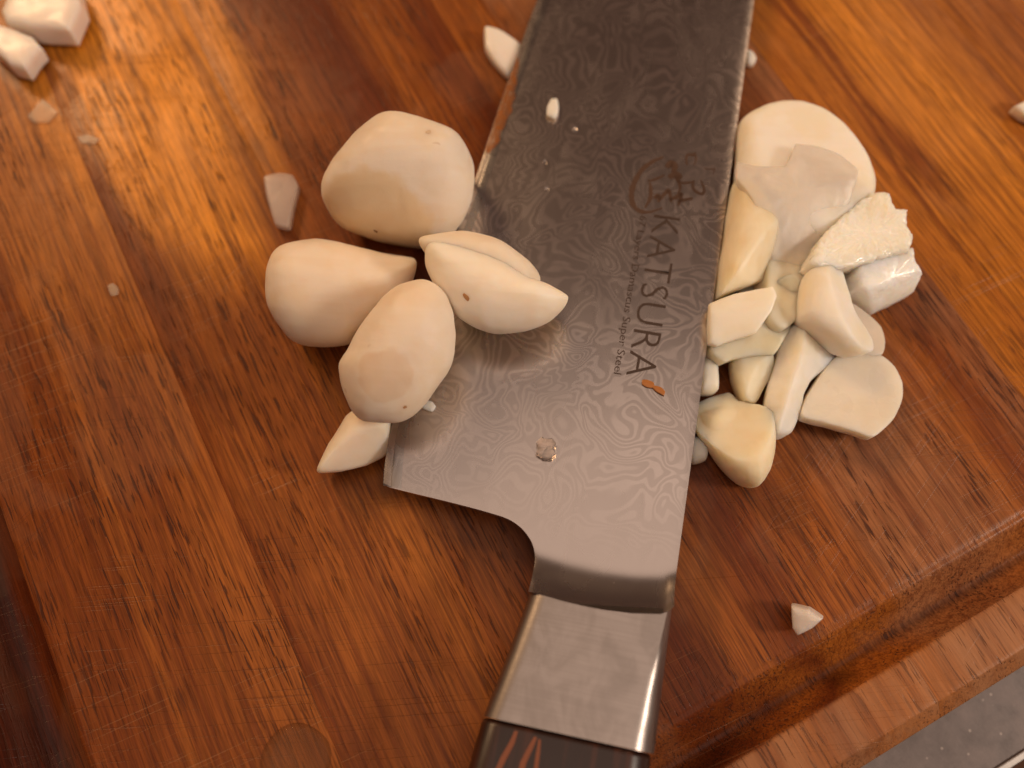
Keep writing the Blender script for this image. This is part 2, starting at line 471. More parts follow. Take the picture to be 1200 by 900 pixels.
# local frame: x along the blade toward its tip, y from spine to cutting edge, z up
knife.matrix_world = Matrix(((KS.x, KT.x, KN.x, KO.x * MM), (KS.y, KT.y, KN.y, KO.y * MM), (KS.z, KT.z, KN.z, KO.z * MM), (0, 0, 0, 1)))
tag(knife, 'wide patterned steel kitchen knife with etched lettering and dark handle lying across the board', 'knife')

def lerp_curve(pts, x):
    pts = sorted(pts)
    if x <= pts[0][0]: return pts[0][1]
    for (x0, y0), (x1, y1) in zip(pts, pts[1:]):
        if x <= x1:
            return y0 + (y1 - y0) * (x - x0) / (x1 - x0)
    return pts[-1][1]

def catmull(pts, n):
    out = []
    for i in range(len(pts) - 1):
        p0 = Vector(pts[max(i - 1, 0)]); p1 = Vector(pts[i]); p2 = Vector(pts[i + 1]); p3 = Vector(pts[min(i + 2, len(pts) - 1)])
        for k in range(n):
            t = k / n
            out.append(0.5 * ((2 * p1) + (p2 - p0) * t + (2 * p0 - 5 * p1 + 4 * p2 - p3) * t * t + (3 * p1 - p0 - 3 * p2 + p3) * t ** 3))
    out.append(Vector(pts[-1]))
    return out

def bolster_line(t):     # where the ramp meets the bolster
    return lerp_curve([(-1, -9.4), (0.2, -9.9), (1.0, -11.1), (5.8, -11.95), (10.5, -12.3), (15.5, -12.2), (20.4, -11.75), (22, -11.7)], t)

def blade_top(s, t):
    d = s - bolster_line(t)
    z = 0.0
    if d < 7.0:
        q = 1 - max(d, 0) / 7.0
        z += 2.9 * q ** 2.2
    return z

edge_pts = [(0.0, 46.05), (2.0, 46.45), (4.62, 46.8), (10.2, 47.2), (22, 46.6), (40, 45.35), (57.6, 44.18), (76.9, 43.0), (100.25, 41.2), (130, 37.6), (160, 31.5), (185, 22.5), (205, 11.5), (216, 3.0), (219, 0.6)]
choil_pts = [(-11.75, 20.6), (-10.3, 20.62), (-8.46, 20.63), (-6.55, 20.75), (-4.85, 21.34), (-3.59, 22.25), (-2.31, 23.82), (-1.41, 25.99), (-1.03, 28.87), (-0.73, 32.83), (-0.49, 37.21), (-0.29, 41.76), (-0.1, 45.2)]
rows = []
ch = catmull(choil_pts, 5)
spine0 = [(-9.4, -0.15)]
for i, p in enumerate(ch):
    f = i / (len(ch) - 1)
    rows.append(((-9.6 + 9.6 * f ** 0.9, -0.1), (p.x, p.y)))
ed = catmull(edge_pts, 7)
for p in ed[1:]:
    sp_t = 0.0 if p.x < 150 else 0.0
    rows.append(((min(p.x, 218.6), -0.1), (p.x, p.y)))
NC = 26
def row_point(s0, t0, s1, t1, f):
    s, t = s0 + (s1 - s0) * f, t0 + (t1 - t0) * f
    if s0 < 0:
        lin = -9.6 + (-11.75 + 9.6) * max(0, min(1, (t + 0.1) / 20.7))
        w = max(0.0, 1 + s1 / 11.75) if s1 > -11.75 else 1.0
        w = max(0.0, 1 - (s - lin) / 8.0)
        s += (bolster_line(t) - lin) * min(1.0, w)
    return s, t
BEV = 2.3
def blade_mesh():
    verts, faces = [], []
    nv = NC + 1
    for (s0, t0), (s1, t1) in rows:
        for j in range(nv):
            f = j / NC
            s, t = row_point(s0, t0, s1, t1, f)
            verts.append((s, t, blade_top(s, t)))
    n = len(rows)
    # underside: thick at the spine, thin at the edge
    for i, ((s0, t0), (s1, t1)) in enumerate(rows):
        for j in range(nv):
            f = j / NC
            s, t = row_point(s0, t0, s1, t1, f)
            th = 2.3 - 1.75 * min(1.0, max(0.0, t / 46.0)) if s1 >= -0.2 else 2.3 - 1.75 * max(0, t) / 46.0
            th *= 1.0 if s < 120 else max(0.35, 1 - (s - 120) / 150)
            verts.append((s, t, -th - blade_top(s, t)))
    off = n * nv
    for i in range(n - 1):
        for j in range(nv - 1):
            k = i * nv + j
            faces.append((k, k + 1, k + nv + 1, k + nv))
            faces.append((off + k, off + k + nv, off + k + nv + 1, off + k + 1))
    for i in range(n - 1):
        k = i * nv
        faces.append((k, k + nv, off + k + nv, off + k))
        k += nv - 1
        faces.append((k, off + k, off + k + nv, k + nv))
    for j in range(nv - 1):
        faces.append((j, off + j, off + j + 1, j + 1))
        k = (n - 1) * nv + j
        faces.append((k, k + 1, off + k + 1, off + k))
    return verts, faces
bv, bf = blade_mesh()
blade = mesh_obj('blade', bv, bf, MAT['blade'], knife)
m_ = blade.modifiers.new('bevel', 'BEVEL'); m_.width = 0.14 * MM; m_.segments = 3; m_.limit_method = 'ANGLE'; m_.angle_limit = math.radians(40)
m_.harden_normals = False

# honed strip along the cutting edge, a hair proud of the flat
def bevel_strip():
    verts, faces = [], []
    pts = ed
    for p in pts:
        w = 2.4 + 0.5 * math.exp(-((p.x - 0) / 9.0) ** 2)
        w = min(w, p.y * 0.5)
        verts.append((p.x + 0.02, p.y - w, 0.012))
        verts.append((p.x + 0.02, p.y - w * 0.5, -0.04 + 0.07))
        verts.append((p.x + 0.02, p.y + 0.10, -0.14))
        verts.append((p.x + 0.02, p.y + 0.12, -0.45))
    for i in range(len(pts) - 1):
        for j in range(3):
            k = i * 4 + j
            faces.append((k, k + 1, k + 5, k + 4))
    return mesh_obj('cutting_bevel', verts, faces, MAT['bevel'], blade, smooth=True)
bevel_strip()

def edge_reflection():  # reflection of the wood in the bevel, painted as a thin strip
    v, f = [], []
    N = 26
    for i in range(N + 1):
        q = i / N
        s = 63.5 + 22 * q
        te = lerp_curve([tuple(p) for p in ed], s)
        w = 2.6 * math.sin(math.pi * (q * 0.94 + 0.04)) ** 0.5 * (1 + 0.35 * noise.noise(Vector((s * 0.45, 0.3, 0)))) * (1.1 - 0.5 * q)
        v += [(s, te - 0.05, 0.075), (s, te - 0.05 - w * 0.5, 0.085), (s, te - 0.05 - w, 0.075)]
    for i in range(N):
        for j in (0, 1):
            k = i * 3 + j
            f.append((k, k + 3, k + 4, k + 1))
    o = mesh_obj('edge_reflection', v, f, MAT['juice'], blade)  # 'juice' holds the painted reflection of the wood
    o['label'] = 'orange brown painted reflection of the wood along the cutting edge'
edge_reflection()

def section_loft(name, secs, mat, parent, caps=True):
    verts, faces = [], []
    n = len(secs[0])
    for s in secs:
        verts += s
    for i in range(len(secs) - 1):
        for j in range(n):
            faces.append((i * n + j, i * n + (j + 1) % n, (i + 1) * n + (j + 1) % n, (i + 1) * n + j))
    if caps:
        faces.append(tuple(range(n - 1, -1, -1)))
        faces.append(tuple((len(secs) - 1) * n + j for j in range(n)))
    return mesh_obj(name, verts, faces, mat, parent)

def grip_section(s_fn, tl, tr, top, bot, ch_w, rnd):
    """tl: edge side, tr: spine side; chamfer on the spine side, rounded on the other"""
    pts = []
    prof = [(tr, top - 3.2), (tr + ch_w * 0.25, top - 1.9), (tr + ch_w * 0.55, top - 0.8), (tr + ch_w, top - 0.06), (tr + ch_w + 0.9, top)]
    nmid = 8
    for k in range(1, nmid):
        prof.append((tr + ch_w + 0.9 + (tl - rnd - tr - ch_w - 0.9) * k / nmid, top + 0.12 * math.sin(math.pi * k / nmid)))
    for k in range(7):
        a = math.pi / 2 * k / 6
        prof.append((tl - rnd + rnd * math.sin(a), top - rnd * 0.75 * (1 - math.cos(a))))
    low = [(t, -(z) + (top + bot)) for t, z in prof][::-1]
    return [(s_fn(t), t, z) for t, z in prof + low]

secs = []
for s in (0.0, 0.06, 0.2, 0.45, 0.75, 1.0):
    tl = 20.5 + 3.0 * s ** 1.15
    tr = -0.15 - 0.2 * s
    cw = 0.9 + 2.1 * s
    top = 3.0 + 0.5 * s
    secs.append(grip_section(lambda t, s=s: bolster_line(t) * (1 - s) + -29.5 * s, tl, tr, top, -8.6, cw, 2.6))
bol = section_loft('bolster', secs, MAT['bolster'], knife)
m_ = bol.modifiers.new('es', 'EDGE_SPLIT'); m_.split_angle = math.radians(42)

hs = []
for s, tl, tr, top, bot in ((-29.75, 23.3, 0.1, 3.2, -8.4), (-30.3, 23.6, 0.0, 3.35, -8.6), (-50, 25.2, -0.5, 3.8, -9.2), (-80, 26.0, -0.5, 4.6, -9.6), (-110, 25.5, -0.2, 5.0, -9.6), (-140, 27.0, -0.5, 5.4, -9.6), (-146, 26.0, 1.0, 4.6, -9.0)):
    hs.append(grip_section(lambda t, s=s: s, tl, tr, top, bot, 3.0, 2.6))
handle = section_loft('handle', hs, MAT['ebony'], knife)
def streak(pts, w):
    v, f = [], []
    for i, (s, t) in enumerate(pts):
        ww = w * (0.35 + 0.65 * math.sin(math.pi * (i + 0.6) / (len(pts) + 0.2)))
        z = 3.53 + (-30 - s) * 0.0235
        v += [(s, t - ww, z), (s, t + ww, z)]
    for i in range(len(pts) - 1):
        f.append((2 * i, 2 * i + 2, 2 * i + 3, 2 * i + 1))
    mesh_obj('inlay', v, f, MAT['inlay'], handle)
streak([(-30.4, 18.6), (-32, 18.9), (-34, 19.6), (-37, 20.4), (-42, 21.2)], 0.42)
streak([(-30.6, 15.9), (-32, 16.3), (-34, 16.9), (-37, 17.2), (-42, 17.6)], 0.40)
streak([(-30.8, 15.3), (-32.5, 15.2), (-34.5, 15.1), (-38, 15.3), (-42, 15.8)], 0.30)

# lettering etched on the blade
LZ = 0.030
def lettering(name, text, s_start, t_start, s_end, t_end, cap_h, mat, thin, spacing=1.0):
    cu = bpy.data.curves.new(name, 'FONT')
    cu.body = text
    cu.size = 1.0
    cu.offset = thin
    cu.space_character = spacing
    cu.resolution_u = 3
    tmp = bpy.data.objects.new(name, cu)
    scene.collection.objects.link(tmp)
    me = bpy.data.meshes.new_from_object(tmp)
    bpy.data.objects.remove(tmp)
    xs = [v.co.x for v in me.vertices]
    x0, x1 = min(xs), max(xs)
    length = math.hypot(s_end - s_start, t_end - t_start)
    sx = length / (x1 - x0)
    ca = max(v.co.y for v in me.vertices)
    sy = cap_h / ca
    dirv = Vector((s_end - s_start, t_end - t_start)) / length
    for v in me.vertices:
        al = (v.co.x - x0) * sx
        s = s_start + dirv.x * al
        t = t_start + dirv.y * al - v.co.y * sy       # tops of the letters point to the spine
        v.co = (s * MM, t * MM, LZ * MM)
    me.materials.append(mat)
    o = bpy.data.objects.new(name, me)
    link(o, blade)
    return o
lettering('lettering', 'KATSURA', 55.9, 11.95, 25.3, 12.1, 4.65, MAT['etch'], -0.012, 1.03)
lettering('small_lettering', '67 Layers Damascus Super Steel', 55.3, 14.25, 25.15, 14.0, 1.25, MAT['etch'], 0.0, 1.0)

# emblem: brush strokes (coordinates in the blade frame)
def em(x, y):     # emblem sketch grid to blade millimetres
    return (67.87 + (x - 420) * 0.00343 - (y - 110) * 0.02372, 12.16 - (x - 420) * 0.01952 - (y - 110) * 0.0033)
def brush(strokes, mat, name):
    v, f = [], []
    for pts, w0, w1 in strokes:
        cs = catmull([em(*p) for p in pts], 6)
        b = len(v)
        for i, p in enumerate(cs):
            q = cs[min(i + 1, len(cs) - 1)] - cs[max(i - 1, 0)]
            nn = Vector((-q.y, q.x)).normalized()
            fr = i / (len(cs) - 1)
            w = 1.3 * (w0 + (w1 - w0) * math.sin(math.pi * min(1, fr * 0.9 + 0.08))) * (0.85 + 0.3 * noise.noise(Vector((p.x * 2.1, p.y * 2.1, 0.4))))
            v += [(p.x + nn.x * w, p.y + nn.y * w, LZ + 0.004), (p.x - nn.x * w, p.y - nn.y * w, LZ + 0.004)]
        for i in range(len(cs) - 1):
            f.append((b + 2 * i, b + 2 * i + 1, b + 2 * i + 3, b + 2 * i + 2))
    return mesh_obj(name, v, f, mat, blade, smooth=False)
W = 0.16
brush([
    ([(430, 105), (330, 150), (240, 220), (175, 330), (150, 430), (165, 520), (220, 575), (310, 585), (420, 550)], 0.08, 0.46),
    ([(290, 315), (340, 310), (400, 285), (440, 265)], 0.08, 0.22),
    ([(310, 330), (320, 400), (315, 470), (270, 550)], 0.12, 0.34),
    ([(350, 470), (385, 440), (390, 500)], 0.2, 0.36),
    ([(400, 480), (450, 420), (480, 400), (500, 500)], 0.15, 0.32),
    ([(480, 480), (540, 460), (590, 430), (560, 530)], 0.15, 0.36),
    ([(560, 490), (620, 480), (685, 468)], 0.2, 0.26),
    ([(560, 430), (580, 370), (560, 320), (600, 335), (670, 330), (700, 315)], 0.12, 0.24),
    ([(700, 310), (690, 370), (720, 410), (770, 430), (790, 390), (760, 310)], 0.12, 0.26),
    ([(640, 180), (635, 110), (660, 80), (690, 90), (715, 75), (720, 140), (700, 180)], 0.10, 0.2),
    ([(790, 205), (850, 215), (885, 210), (870, 260)], 0.05, 0.12),
], MAT['etch_brown'], 'emblem')
brush([
    ([(460, 200), (500, 160), (530, 190), (520, 240)], 0.25, 0.62),
    ([(480, 290), (530, 260), (570, 280), (540, 310)], 0.3, 0.55),
], MAT['etch_brown'], 'emblem_blot')

# ------------------------------------------------------------------ garlic and onion
P = {
    'top_clove': {"c": [-19.14, 32.35, 10.5], "u": [0.9919, 0.0671, -0.108], "n": [0.1271, -0.5236, 0.8424], "o": [[-2.25, 11.72], [2.46, 11.31], [7.67, 9.76], [10.29, 7.92], [12.18, 4.19], [12.63, 0.41], [11.85, -3.43], [9.83, -7.29], [6.81, -10.2], [2.84, -11.54], [-2.05, -11.1], [-6.84, -9.6], [-10.6, -7.65], [-12.8, -3.83], [-13.2, -0.54], [-12.01, 2.72], [-9.52, 5.96], [-6.09, 9.41]], "hu": 10, "hd": 10, "p": 2.5, "noise": 0.3, "cuts": [[-0.25, -0.72, 0.65, 9.6]], "sharp": 0, "folds": []},
    'left_clove': {"c": [-28.72, 14.23, 9.0], "u": [0.9801, 0.0848, -0.1792], "n": [0.1983, -0.4191, 0.886], "o": [[-11.43, 1.47], [-10.92, 4.67], [-9.29, 6.97], [-6.13, 7.91], [-1.6, 8.1], [3.88, 6.63], [8.53, 5.5], [11.35, 5.01], [12.86, 4.26], [12.49, 1.52], [11.26, -1.33], [7.41, -4.64], [3.59, -7.7], [1.21, -9.81], [-3.43, -10.26], [-7.06, -9.22], [-9.7, -6.39], [-11.17, -3.13]], "hu": 8.8, "hd": 8.6, "p": 3.0, "noise": 0.25, "cuts": [[-0.05, 0.75, 0.66, 8.6]], "sharp": 0, "folds": []},
    'front_clove': {"c": [-17.7, 0.21, 15.0], "u": [0.991, 0.0478, -0.1251], "n": [0.134, -0.3534, 0.9258], "o": [[2.55, 10.94], [4.51, 10.96], [6.46, 9.81], [8.03, 7.46], [9.01, 3.92], [8.8, 0.36], [7.81, -2.81], [5.62, -6.36], [3.25, -9.11], [0.5, -10.67], [-3.0, -10.71], [-5.71, -10.21], [-7.23, -8.23], [-8.36, -5.1], [-8.72, -2.37], [-8.14, -0.81], [-7.17, 0.55], [-4.84, 4.64], [-2.51, 7.77], [-0.17, 9.94]], "hu": 8.5, "hd": 7.5, "p": 2.5, "noise": 0.3, "cuts": [], "sharp": 0, "folds": []},
    'split_back': {"c": [-4.91, 16.76, 13.5], "u": [0.9994, 0.016, -0.0314], "n": [0.0353, -0.4545, 0.89], "o": [[-9.78, 3.36], [-5.58, 4.26], [-1.94, 4.27], [2.62, 3.15], [5.83, 1.11], [8.13, -0.93], [9.53, -3.44], [8.15, -5.51], [-1.09, -5.5], [-6.57, -1.84], [-9.04, 0.88]], "hu": 5.6, "hd": 5, "p": 2.5, "noise": 0.2, "cuts": [], "sharp": 0, "folds": []},
    'split_front': {"c": [-3.04, 10.76, 14.5], "u": [0.9997, 0.0095, -0.0203], "n": [0.0224, -0.4223, 0.9062], "o": [[-9.89, 7.15], [-6.33, 7.07], [-2.77, 5.97], [1.7, 4.2], [5.28, 2.2], [7.98, 1.31], [11.14, -0.47], [11.83, -1.59], [10.26, -3.84], [7.11, -5.86], [3.04, -6.85], [-0.57, -6.76], [-3.72, -5.4], [-5.96, -3.6], [-8.18, -0.47], [-9.94, 2.2], [-10.59, 4.41]], "hu": 6.2, "hd": 5.5, "p": 2.5, "noise": 0.3, "cuts": [], "sharp": 0, "folds": []},
    'tail_piece': {"c": [-25.01, -11.49, 4.4], "u": [0.9839, 0.0456, -0.1731], "n": [0.179, -0.2505, 0.9514], "o": [[-6.08, -3.79], [-4.38, -0.13], [-1.63, 4.38], [0.38, 5.63], [2.83, 5.24], [5.39, 3.6], [5.26, -0.13], [4.95, -1.78], [1.71, -3.62], [-2.32, -4.54], [-5.83, -4.68]], "hu": 4.4, "hd": 4.2, "p": 2.8, "noise": 0.2, "cuts": [[0.25, -0.45, 0.86, 3.0]], "sharp": 0.5, "folds": []},
    'big_half': {"c": [51.99, 38.68, 5.6], "u": [0.9988, -0.0025, -0.0498], "n": [0.0499, 0.0499, 0.9975], "o": [[-10.92, 8.86], [-7.04, 11.81], [-3.52, 12.98], [0.32, 13.13], [3.97, 11.74], [7.35, 8.56], [9.72, 4.65], [11.22, 0.77], [11.71, -4.03], [10.5, -7.85], [6.74, -12.59], [0.73, -15.48], [-5.14, -14.76], [-10.72, -11.3], [-12.73, -5.34], [-11.93, 2.85]], "hu": 5.6, "hd": 5.4, "p": 3.0, "noise": 0.15, "cuts": [[0.02, 0.05, 1, 4.2]], "sharp": 0.31, "folds": []},
    'facet_slice': {"c": [47.79, 29.34, 12.4], "u": [0.9992, -0.0047, -0.0394], "n": [0.0397, 0.1191, 0.9921], "o": [[-9.86, 5.92], [-6.11, 5.32], [-1.82, 5.21], [0.87, 10.35], [5.14, 9.64], [8.44, 8.01], [10.91, 5.14], [9.83, 1.26], [8.59, -2.55], [6.42, -6.29], [2.94, -9.09], [-0.66, -10.61], [-3.58, -10.16], [-5.09, -7.53], [-6.57, -4.39], [-8.73, -0.27], [-10.25, 2.53]], "hu": 0.9, "hd": 1.2, "p": 8, "noise": 0.25, "cuts": [], "sharp": 0.7, "folds": [[0, 0.6, 0.3, -1, 0.7]]},
    'spine_clove': {"c": [40.22, 21.94, 8.0], "u": [0.9929, 0.0118, -0.118], "n": [0.1186, -0.0988, 0.988], "o": [[-1.75, 11.98], [0.97, 11.29], [3.2, 8.03], [4.6, 4.74], [5.11, 0.61], [5.09, -3.49], [3.87, -5.37], [1.01, -6.31], [-2.24, -7.65], [-5.68, -9.18], [-6.25, -8.81], [-4.65, -1.5], [-2.96, 6.85]], "hu": 4.6, "hd": 6, "p": 2.8, "noise": 0.25, "cuts": [[0.6, -0.42, 0.68, 3.6]], "sharp": 0.32, "folds": []},
    'crushed_piece': {"c": [59.18, 23.14, 8.3], "u": [0.995, 0.002, -0.0995], "n": [0.0995, -0.0199, 0.9948], "o": [[2.88, 8.09], [4.89, 7.76], [5.53, 4.93], [7.36, 4.81], [6.95, 1.97], [8.14, 0.3], [7.12, -2.52], [4.15, -3.52], [1.61, -4.48], [-1.71, -5.47], [-6.62, -6.74], [-9.74, -6.47], [-10.83, -5.7], [-9.37, -3.12], [-6.59, 0.4], [-2.94, 4.04], [0.26, 6.83]], "hu": 2.4, "hd": 4, "p": 7, "noise": 0.6, "cuts": [], "sharp": 0.8, "folds": []},
    'block_piece': {"c": [63.44, 16.64, 5.0], "u": [0.9951, 0.0146, -0.0973], "n": [0.0984, -0.1476, 0.9841], "o": [[-5.2, 3.28], [-0.53, 4.35], [4.01, 5.26], [4.28, 2.98], [5.77, 0.59], [5.43, -1.54], [1.88, -3.6], [-1.14, -5.18], [-2.45, -4.62], [-5.74, -2.02], [-6.15, 0.68]], "hu": 3.4, "hd": 4.6, "p": 8, "noise": 0.3, "cuts": [[0.28, -0.72, 0.64, 2.6]], "sharp": 0.95, "folds": []},
    'thumb_wedge': {"c": [53.23, 9.0, 8.5], "u": [0.989, 0.0074, -0.148], "n": [0.1482, -0.0494, 0.9877], "o": [[-4.39, 7.3], [-0.98, 8.47], [2.25, 7.72], [2.34, 4.41], [2.85, 0.69], [4.51, -1.08], [6.06, -3.76], [5.57, -5.84], [2.45, -6.67], [-0.25, -6.12], [-2.39, -4.64], [-5.38, -2.52], [-6.58, -0.76], [-5.94, 3.44]], "hu": 4.4, "hd": 5, "p": 2.8, "noise": 0.2, "cuts": [[0.55, 0.15, 0.82, 2.4]], "sharp": 0.35, "folds": []},
    'clear_sliver': {"c": [59.83, 7.5, 3.0], "u": [0.995, 0.0, -0.0995], "n": [0.0995, 0.0, 0.995], "o": [[-2.41, 5.81], [0.67, 3.96], [2.7, 1.6], [2.99, -1.3], [2.2, -3.49], [0.05, -3.81], [-2.63, -2.95], [-3.59, 0.37]], "hu": 0.9, "hd": 1.2, "p": 8, "noise": 0.1, "cuts": [], "sharp": 0.3, "folds": []},
    'pointed_wedge': {"c": [36.63, 7.84, 10.2], "u": [0.9998, -0.0047, 0.0188], "n": [-0.0194, -0.2425, 0.97], "o": [[-4.49, 2.42], [-0.39, 4.15], [5.62, 5.3], [6.0, 3.47], [5.08, 0.87], [2.44, -2.58], [-0.56, -3.65], [-3.99, -4.81], [-4.92, -4.29], [-4.77, -0.83]], "hu": 1.3, "hd": 2.4, "p": 9, "noise": 0.15, "cuts": [[-0.1, 0.55, 1, 1.8]], "sharp": 0.9, "folds": []},
    'amber_slab': {"c": [40.61, 8.05, 6.6], "u": [0.9906, 0.0216, -0.1352], "n": [0.1369, -0.1565, 0.9781], "o": [[-8.44, -3.92], [-6.03, -0.72], [-0.76, 3.98], [3.14, 7.33], [6.05, 8.84], [7.65, 7.98], [7.01, 5.18], [6.15, 2.4], [5.0, -1.27], [2.01, -5.17], [-1.68, -5.5], [-4.91, -6.12], [-6.29, -6.73], [-8.05, -5.45]], "hu": 1.5, "hd": 3.4, "p": 9, "noise": 0.25, "cuts": [], "sharp": 0.55, "folds": []},
    'joining_slab': {"c": [46.93, 16.12, 6.0], "u": [0.9582, -0.0285, -0.2846], "n": [0.286, 0.0953, 0.9535], "o": [[-3.04, 7.31], [1.48, 9.41], [5.61, 8.43], [5.76, 3.22], [3.58, -1.73], [0.81, -6.62], [-3.06, -9.77], [-5.53, -8.09], [-4.98, -0.7]], "hu": 1.6, "hd": 4.5, "p": 6, "noise": 0.2, "cuts": [], "sharp": 0.3, "folds": []},
    'long_wedge': {"c": [46.34, -0.83, 5.0], "u": [0.995, 0.0, 0.0995], "n": [-0.0995, 0.0, 0.995], "o": [[0.45, 8.98], [2.25, 9.62], [4.16, 7.4], [7.27, 4.68], [6.18, 2.62], [3.39, 0.41], [1.62, -2.28], [0.19, -5.85], [-1.38, -8.93], [-4.17, -9.74], [-4.79, -7.5], [-5.21, -5.24], [-4.45, -1.63], [-3.21, 2.49], [-1.99, 6.21]], "hu": 4.6, "hd": 4.8, "p": 3.4, "noise": 0.4, "cuts": [[0.55, -0.25, 0.8, 2.0], [-0.5, 0.15, 0.85, 2.8]], "sharp": 0.45, "folds": []},
    'amber_wedge': {"c": [39.44, -0.68, 3.8], "u": [1.0, 0.0, 0.0], "n": [0.0, -0.0995, 0.995], "o": [[-2.63, 3.94], [3.61, 4.63], [3.57, 0.76], [2.35, -1.04], [0.41, -3.95], [-1.75, -3.51], [-2.5, -1.49], [-3.03, 0.76]], "hu": 3.0, "hd": 3.5, "p": 4, "noise": 0.2, "cuts": [[0.5, -0.3, 0.8, 2.2]], "sharp": 0.45, "folds": []},
    'round_slice': {"c": [56.22, -3.16, 3.6], "u": [0.9904, -0.0083, -0.1382], "n": [0.1384, 0.0593, 0.9886], "o": [[-1.34, 7.19], [2.99, 7.56], [5.79, 7.15], [7.86, 5.32], [8.68, 2.47], [7.92, -0.89], [5.67, -4.27], [1.89, -7.41], [-1.19, -6.65], [-5.57, -5.5], [-9.52, -4.56], [-9.53, -2.96], [-8.03, -0.34], [-4.63, 4.1]], "hu": 1.1, "hd": 1.4, "p": 10, "noise": 0.22, "cuts": [], "sharp": 0.3, "folds": []},
    'front_chunk': {"c": [36.1, -9.92, 4.2], "u": [0.9951, 0.0099, -0.0985], "n": [0.099, -0.099, 0.9901], "o": [[-6.51, 5.46], [-4.01, 6.61], [-0.18, 7.36], [0.85, 5.83], [3.91, 4.79], [5.84, 3.5], [6.04, -0.0], [5.57, -3.48], [4.48, -6.49], [2.58, -8.64], [0.43, -8.02], [-2.05, -5.72], [-4.07, -2.76], [-5.91, -0.2], [-6.88, 2.39]], "hu": 4.8, "hd": 4.0, "p": 3.2, "noise": 0.25, "cuts": [[-0.3, 0.45, 0.85, 1.7]], "sharp": 0.45, "folds": []},
    'spine_sliver': {"c": [32.5, 0.08, 3.2], "u": [0.995, 0.0, -0.0995], "n": [0.0995, 0.0, 0.995], "o": [[0.17, 4.02], [1.63, 2.17], [1.35, -2.51], [-0.13, -3.02], [-1.68, -2.61], [-1.34, 2.07]], "hu": 2.5, "hd": 3, "p": 3, "noise": 0.12, "cuts": [], "sharp": 0.5, "folds": []},
    'low_bit': {"c": [30.16, -12.06, 1.9], "u": [1.0, 0.0, 0.0], "n": [0.0, 0.0, 1.0], "o": [[-0.41, 2.22], [1.07, 1.55], [1.83, -0.02], [1.26, -1.8], [-0.72, -2.33], [-1.7, -0.91], [-1.34, 1.32]], "hu": 1.8, "hd": 1.8, "p": 2.6, "noise": 0.1, "cuts": [], "sharp": 0.4, "folds": []},
    'onion_block': {"c": [-91.5, 74.89, 3.2], "u": [1.0, 0.0, 0.0], "n": [0.0, 0.0499, 0.9988], "o": [[-6.38, -1.48], [-5.97, 3.57], [-5.39, 6.88], [6.19, 6.51], [8.57, 0.31], [7.72, -6.06], [0.21, -5.36], [-5.02, -3.96]], "hu": 2.8, "hd": 3.0, "p": 6, "noise": 0.12, "cuts": [], "sharp": 1, "folds": []},
    'onion_wedge': {"c": [-95.27, 66.54, 2.9], "u": [0.9968, -0.004, -0.0795], "n": [0.0796, 0.0498, 0.9956], "o": [[-7.12, 5.57], [-3.73, 4.56], [-0.36, 3.61], [3.7, 1.82], [5.88, -0.46], [4.64, -2.96], [3.86, -5.61], [0.87, -4.94], [-2.32, -2.1], [-5.55, 0.77]], "hu": 2.4, "hd": 2.6, "p": 5, "noise": 0.12, "cuts": [], "sharp": 1, "folds": []},
    'clear_scrap_large': {"c": [-89.18, 53.84, 0.32], "u": [1.0, 0.0, 0.0], "n": [0.0, 0.0, 1.0], "o": [[-2.63, -0.42], [-0.53, 3.56], [2.87, 0.54], [1.49, -1.82], [-1.2, -1.82]], "hu": 0.2, "hd": 0.3, "p": 5, "noise": 0.06, "cuts": [], "sharp": 0.8, "folds": []},
    'clear_scrap_small': {"c": [-79.59, 48.35, 0.3], "u": [1.0, 0.0, 0.0], "n": [0.0, 0.0, 1.0], "o": [[-2.11, 0.54], [-0.15, 1.04], [2.23, 0.16], [1.24, -1.02], [-1.21, -0.71]], "hu": 0.18, "hd": 0.28, "p": 5, "noise": 0.05, "cuts": [], "sharp": 0.8, "folds": []},
    'clear_scrap_dot': {"c": [-70.17, 17.48, 0.3], "u": [1.0, 0.0, 0.0], "n": [0.0, 0.0, 1.0], "o": [[-1.19, 0.69], [-0.21, 1.19], [0.84, 0.2], [0.86, -0.95], [-0.31, -1.12]], "hu": 0.18, "hd": 0.28, "p": 4, "noise": 0.05, "cuts": [], "sharp": 0.4, "folds": []},
    'onion_tooth': {"c": [-41.61, 35.4, 1.3], "u": [1.0, 0.0, 0.0], "n": [0.0, 0.0, 1.0], "o": [[-3.75, 4.06], [-0.95, 4.85], [1.44, 4.36], [2.78, 1.98], [2.23, -2.15], [1.82, -6.49], [-0.78, -5.92], [-2.82, -0.39]], "hu": 1.0, "hd": 1.2, "p": 5, "noise": 0.1, "cuts": [], "sharp": 0.6, "folds": []},
    'onion_leaf': {"c": [-1.91, 67.56, 1.8], "u": [0.995, 0.0, -0.0995], "n": [0.0995, 0.0, 0.995], "o": [[-3.5, 4.76], [-1.09, 4.48], [1.41, 2.86], [3.66, 0.93], [3.15, -3.02], [1.18, -6.43], [-1.54, -3.4], [-3.3, 0.04]], "hu": 1.4, "hd": 1.6, "p": 3.5, "noise": 0.1, "cuts": [], "sharp": 0.5, "folds": []},
    'onion_corner': {"c": [97.26, 53.56, 1.6], "u": [1.0, 0.0, 0.0], "n": [0.0, 0.0, 1.0], "o": [[-3.17, 0.57], [0.06, 2.29], [2.93, 1.33], [1.78, -2.84], [-1.6, -1.33]], "hu": 1.4, "hd": 1.5, "p": 5, "noise": 0.1, "cuts": [], "sharp": 1, "folds": []},
